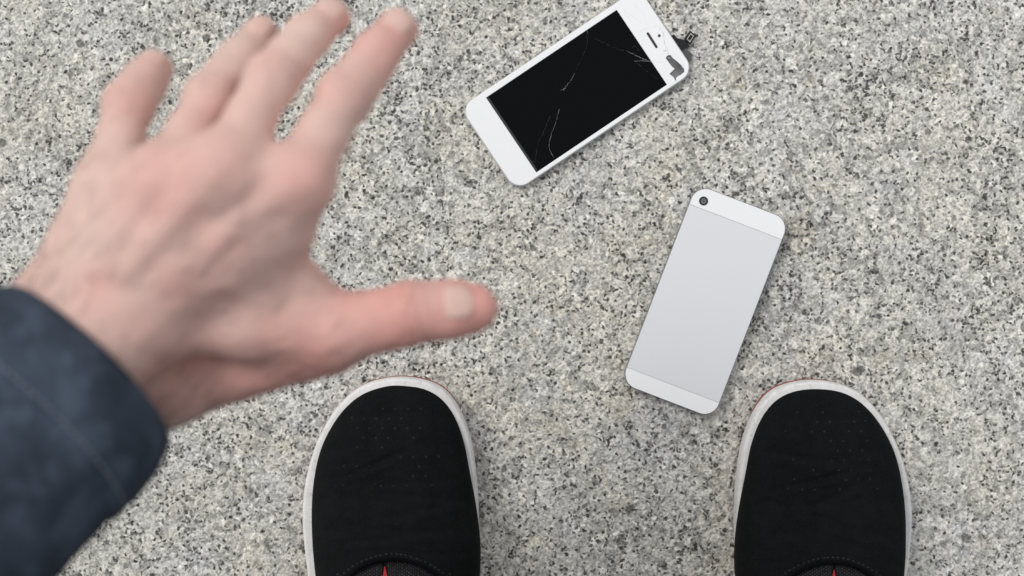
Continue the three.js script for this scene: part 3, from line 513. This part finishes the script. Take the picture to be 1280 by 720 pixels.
  const denim = phys({ map: scaled(denimTex, 1 / 0.06), bumpMap: scaled(denimBump, 1 / 0.06), bumpScale: 0.0004, roughness: 0.95, specularIntensity: 0.2, side: THREE.DoubleSide });
  const sl = mesh('jacket_sleeve', wrapG(ss), denim, o);
  const cuffRows = [[0.05, -0.0085], [0.012, -0.0085], [0.0012, -0.0080], [-0.0006, -0.0066], [-0.0006, -0.0050], [0.0008, -0.0034], [0.0026, -0.0020], [0.005, -0.0008], [0.0065, -0.0004], [0.008, 0.0006], [0.012, 0.0018], [0.017, 0.0025], [0.022, 0.0027], [0.026, 0.0024], [0.0285, 0.0018], [0.0305, 0.0024], [0.0335, 0.0022], [0.0350, 0.0012], [0.0355, -0.0012]];
  const cf = mesh('cuff', wrapG(cuffRows), denim, sl);
  const st = []; for (const s of [0.0282]) for (let k = 0; k < 86; k++) { const th = k / 86 * Math.PI * 2, a = sleevePt(th - 0.014, s, s < 0.01 ? 0.0020 : 0.0021), b = sleevePt(th + 0.014, s, s < 0.01 ? 0.0020 : 0.0021), g = new THREE.CapsuleGeometry(0.00042, a.distanceTo(b), 2, 5); g.applyQuaternion(new THREE.Quaternion().setFromUnitVectors(V(0, 1, 0), b.clone().sub(a).normalize())); g.translate((a.x + b.x) / 2, (a.y + b.y) / 2, (a.z + b.z) / 2); st.push(g); }
  mesh('stitching', mergeGeometries(st), std({ color: lin(0.20, 0.22, 0.26), roughness: 0.9 }), cf).userData.kind = 'stuff';

  // the rest of the person crouches behind the picture's lower edge and keeps the sky's light off the ground there
  const hip = V(0.055, 0.30, 0.56), chest = V(0.055, 0.64, 0.46), shR = V(0.25, 0.77, 0.40), shL = shoulder, neck = V(0.055, 0.82, 0.40), head = V(0.055, 0.985, 0.335);
  const kneeL = V(-0.15, 0.41, 0.205), kneeR = V(0.29, 0.42, 0.20), ankL = V(-0.068, 0.085, 0.262), ankR = V(0.178, 0.085, 0.264), elR = V(0.38, 0.56, 0.40), wrR = V(0.335, 0.50, 0.245);
  const coarse = (list, k, n, amp, seed) => {
    const f0 = all(list.map((q) => cone(...q)), k), f = (x, y, z) => f0(x, y, z) + amp * (n3(x * 16, z * 16, y * 22, seed) - 0.5), lo = V(9, 9, 9), hi = V(-9, -9, -9);
    for (const [a, b, ra, rb] of list) { const m = Math.max(ra, rb) + 0.05; for (const p of [a, b]) { lo.min(p.clone().subScalar(m)); hi.max(p.clone().addScalar(m)); } }
    const g = meshField(f, lo, hi, n), P = g.attributes.position, uv = new Float32Array(P.count * 2);
    for (let q = 0; q < P.count; q++) { uv[q * 2] = P.getX(q) + 0.5 * P.getZ(q); uv[q * 2 + 1] = P.getY(q) + 0.4 * P.getZ(q); }
    g.setAttribute('uv', new THREE.BufferAttribute(uv, 2)); return g;
  };
  mesh('jacket', coarse([[hip.clone().add(V(-0.06, 0.03, 0)), chest.clone().add(V(-0.07, 0, 0)), 0.125, 0.125], [hip.clone().add(V(0.06, 0.03, 0)), chest.clone().add(V(0.07, 0, 0)), 0.125, 0.125], [chest, neck, 0.13, 0.07], [chest.clone().add(V(0.08, 0.02, 0)), shR, 0.12, 0.075], [chest.clone().add(V(-0.08, 0.02, 0)), shL, 0.12, 0.07], [neck.clone().add(V(0.02, -0.035, 0.01)), shR, 0.066, 0.072], [neck.clone().add(V(-0.02, -0.035, 0.01)), shL, 0.066, 0.068], [shR, elR, 0.072, 0.056], [elR, wrR, 0.055, 0.040]], 0.05, 80, 0.012, 601), denim, o);
  const cloth = phys({ color: lin(0.018, 0.019, 0.022), roughness: 0.95, specularIntensity: 0.2 });
  mesh('trousers', coarse([[hip.clone().add(V(-0.07, -0.02, 0)), hip.clone().add(V(0.07, -0.02, 0)), 0.135, 0.135], [hip.clone().add(V(-0.08, -0.02, -0.03)), kneeL, 0.11, 0.070], [kneeL, ankL, 0.068, 0.046], [hip.clone().add(V(0.08, -0.02, -0.03)), kneeR, 0.11, 0.070], [kneeR, ankR, 0.068, 0.046]], 0.03, 80, 0.010, 607), cloth, o);
  const hd = (x, y, z) => head.clone().add(V(x, y, z)), skull = [[hd(0, 0.035, 0.03), hd(0, 0.03, -0.012), 0.082, 0.076], [hd(0, -0.03, -0.03), hd(0, -0.085, -0.062), 0.058, 0.026], [hd(0, -0.05, 0.03), neck, 0.058, 0.060], [hd(0, 0.02, -0.090), hd(0, -0.022, -0.113), 0.008, 0.012], [hd(-0.076, 0.015, 0.02), hd(-0.078, -0.03, 0.012), 0.012, 0.008], [hd(0.076, 0.015, 0.02), hd(0.078, -0.03, 0.012), 0.012, 0.008], [hd(-0.018, -0.062, -0.086), hd(0.018, -0.062, -0.086), 0.007, 0.007]];
  const headG = coarse(skull, 0.014, 96, 0, 611), n0 = headG.attributes.position.count, hc = new Float32Array(n0 * 3); for (let q = 0; q < n0; q++) { hc[q * 3] = 0.70; hc[q * 3 + 1] = 0.46; hc[q * 3 + 2] = 0.385; } headG.setAttribute('color', new THREE.BufferAttribute(hc, 3));
  // the other hand, at rest on the knee: the same hand mirrored, wrist at the cuff
  const rh = hand.clone(), mid0 = mix(wr1, wr0, 0.5), mtx = new THREE.Matrix4().makeTranslation(wrR.x, wrR.y, wrR.z).multiply(new THREE.Matrix4().makeRotationY(-0.42)).multiply(new THREE.Matrix4().makeScale(-1, 1, 1)).multiply(new THREE.Matrix4().makeTranslation(-mid0.x, -mid0.y, -mid0.z));
  rh.applyMatrix4(mtx); { const ix = rh.index.array; for (let q = 0; q < ix.length; q += 3) { const t = ix[q]; ix[q] = ix[q + 1]; ix[q + 1] = t; } }
  const bg = mergeGeometries([hand, headG, rh]), bp = Array.from(bg.attributes.position.array), bi = Array.from(bg.index.array), nV = hand.attributes.position.count, nH = nV + headG.attributes.position.count;
  const nearest = (p, a, b) => { let k = a, m = 9; for (let q = a; q < b; q++) { const d = (bp[q * 3] - p.x) ** 2 + (bp[q * 3 + 1] - p.y) ** 2 + (bp[q * 3 + 2] - p.z) ** 2; if (d < m) { m = d; k = q; } } return k; };
  const limb = (pts, ra, rb, va, vb) => {           // an arm under its sleeve, from one vertex of the hand to one of the neck
    const cv = curve(pts), R = 24, first = bp.length / 3;
    for (let j = 0; j <= R; j++) { const p = cv.getPointAt(j / R), t = cv.getTangentAt(j / R), e1 = V(0, 1, 0.3).cross(t).normalize(), e2 = t.clone().cross(e1); for (let i = 0; i < 10; i++) { const q = p.clone().addScaledVector(e1, lerp(ra, rb, j / R) * Math.cos(i / 5 * Math.PI)).addScaledVector(e2, lerp(ra, rb, j / R) * Math.sin(i / 5 * Math.PI)); bp.push(q.x, q.y, q.z); } }
    for (let j = 0; j < R; j++) for (let i = 0; i < 10; i++) { const a = first + j * 10 + i, b = first + j * 10 + (i + 1) % 10; bi.push(a, b, a + 10, b, b + 10, a + 10); }
    for (let i = 0; i < 10; i++) bi.push(va, first + (i + 1) % 10, first + i, vb, first + R * 10 + i, first + R * 10 + (i + 1) % 10);
  };
  limb([W.clone().addScaledVector(ax, 0.04), elbow, shL, neck.clone().add(V(-0.01, -0.02, 0))], 0.022, 0.03, nearest(W, 0, nV), nearest(neck, nV, nH));
  limb([wrR.clone().lerp(elR, 0.1), elR, shR, neck.clone().add(V(0.01, -0.02, 0))], 0.022, 0.03, nearest(wrR, nH, bg.attributes.position.count), nearest(neck.clone().add(V(0.03, 0, 0)), nV, nH));
  const bodyG = geom(bp, bi), nOld = bg.attributes.normal.array, nNew = bodyG.attributes.normal.array; nNew.set(nOld);
  const total = bp.length / 3, cc = new Float32Array(total * 3).fill(0.5), cu = new Float32Array(total * 2); cc.set(bg.attributes.color.array); cu.set(bg.attributes.uv.array);
  bodyG.setAttribute('color', new THREE.BufferAttribute(cc, 3)); bodyG.setAttribute('uv', new THREE.BufferAttribute(cu, 2));
  mesh('body', bodyG, skin, o);
  const hairF = coarse([[hd(0, 0.055, 0.045), hd(0, 0.058, -0.012), 0.080, 0.074], [hd(0, 0.0, 0.055), hd(0, 0.03, 0.05), 0.072, 0.078]], 0.02, 64, 0.02, 613);
  mesh('hair', hairF, std({ color: lin(0.03, 0.02, 0.014), roughness: 0.8 }), o);
  for (const sx of [-0.031, 0.031]) { const e = mesh('eye', new THREE.SphereGeometry(0.0125, 16, 12), phys({ color: lin(0.7, 0.68, 0.66), roughness: 0.2 }), o); e.position.copy(hd(sx, 0.012, -0.078)); const ir = new THREE.SphereGeometry(0.006, 12, 10); const im = mesh('iris', ir, std({ color: lin(0.06, 0.04, 0.025), roughness: 0.2 }), e); im.position.set(0, -0.003, -0.0078); }
}

renderer.render(scene, camera);
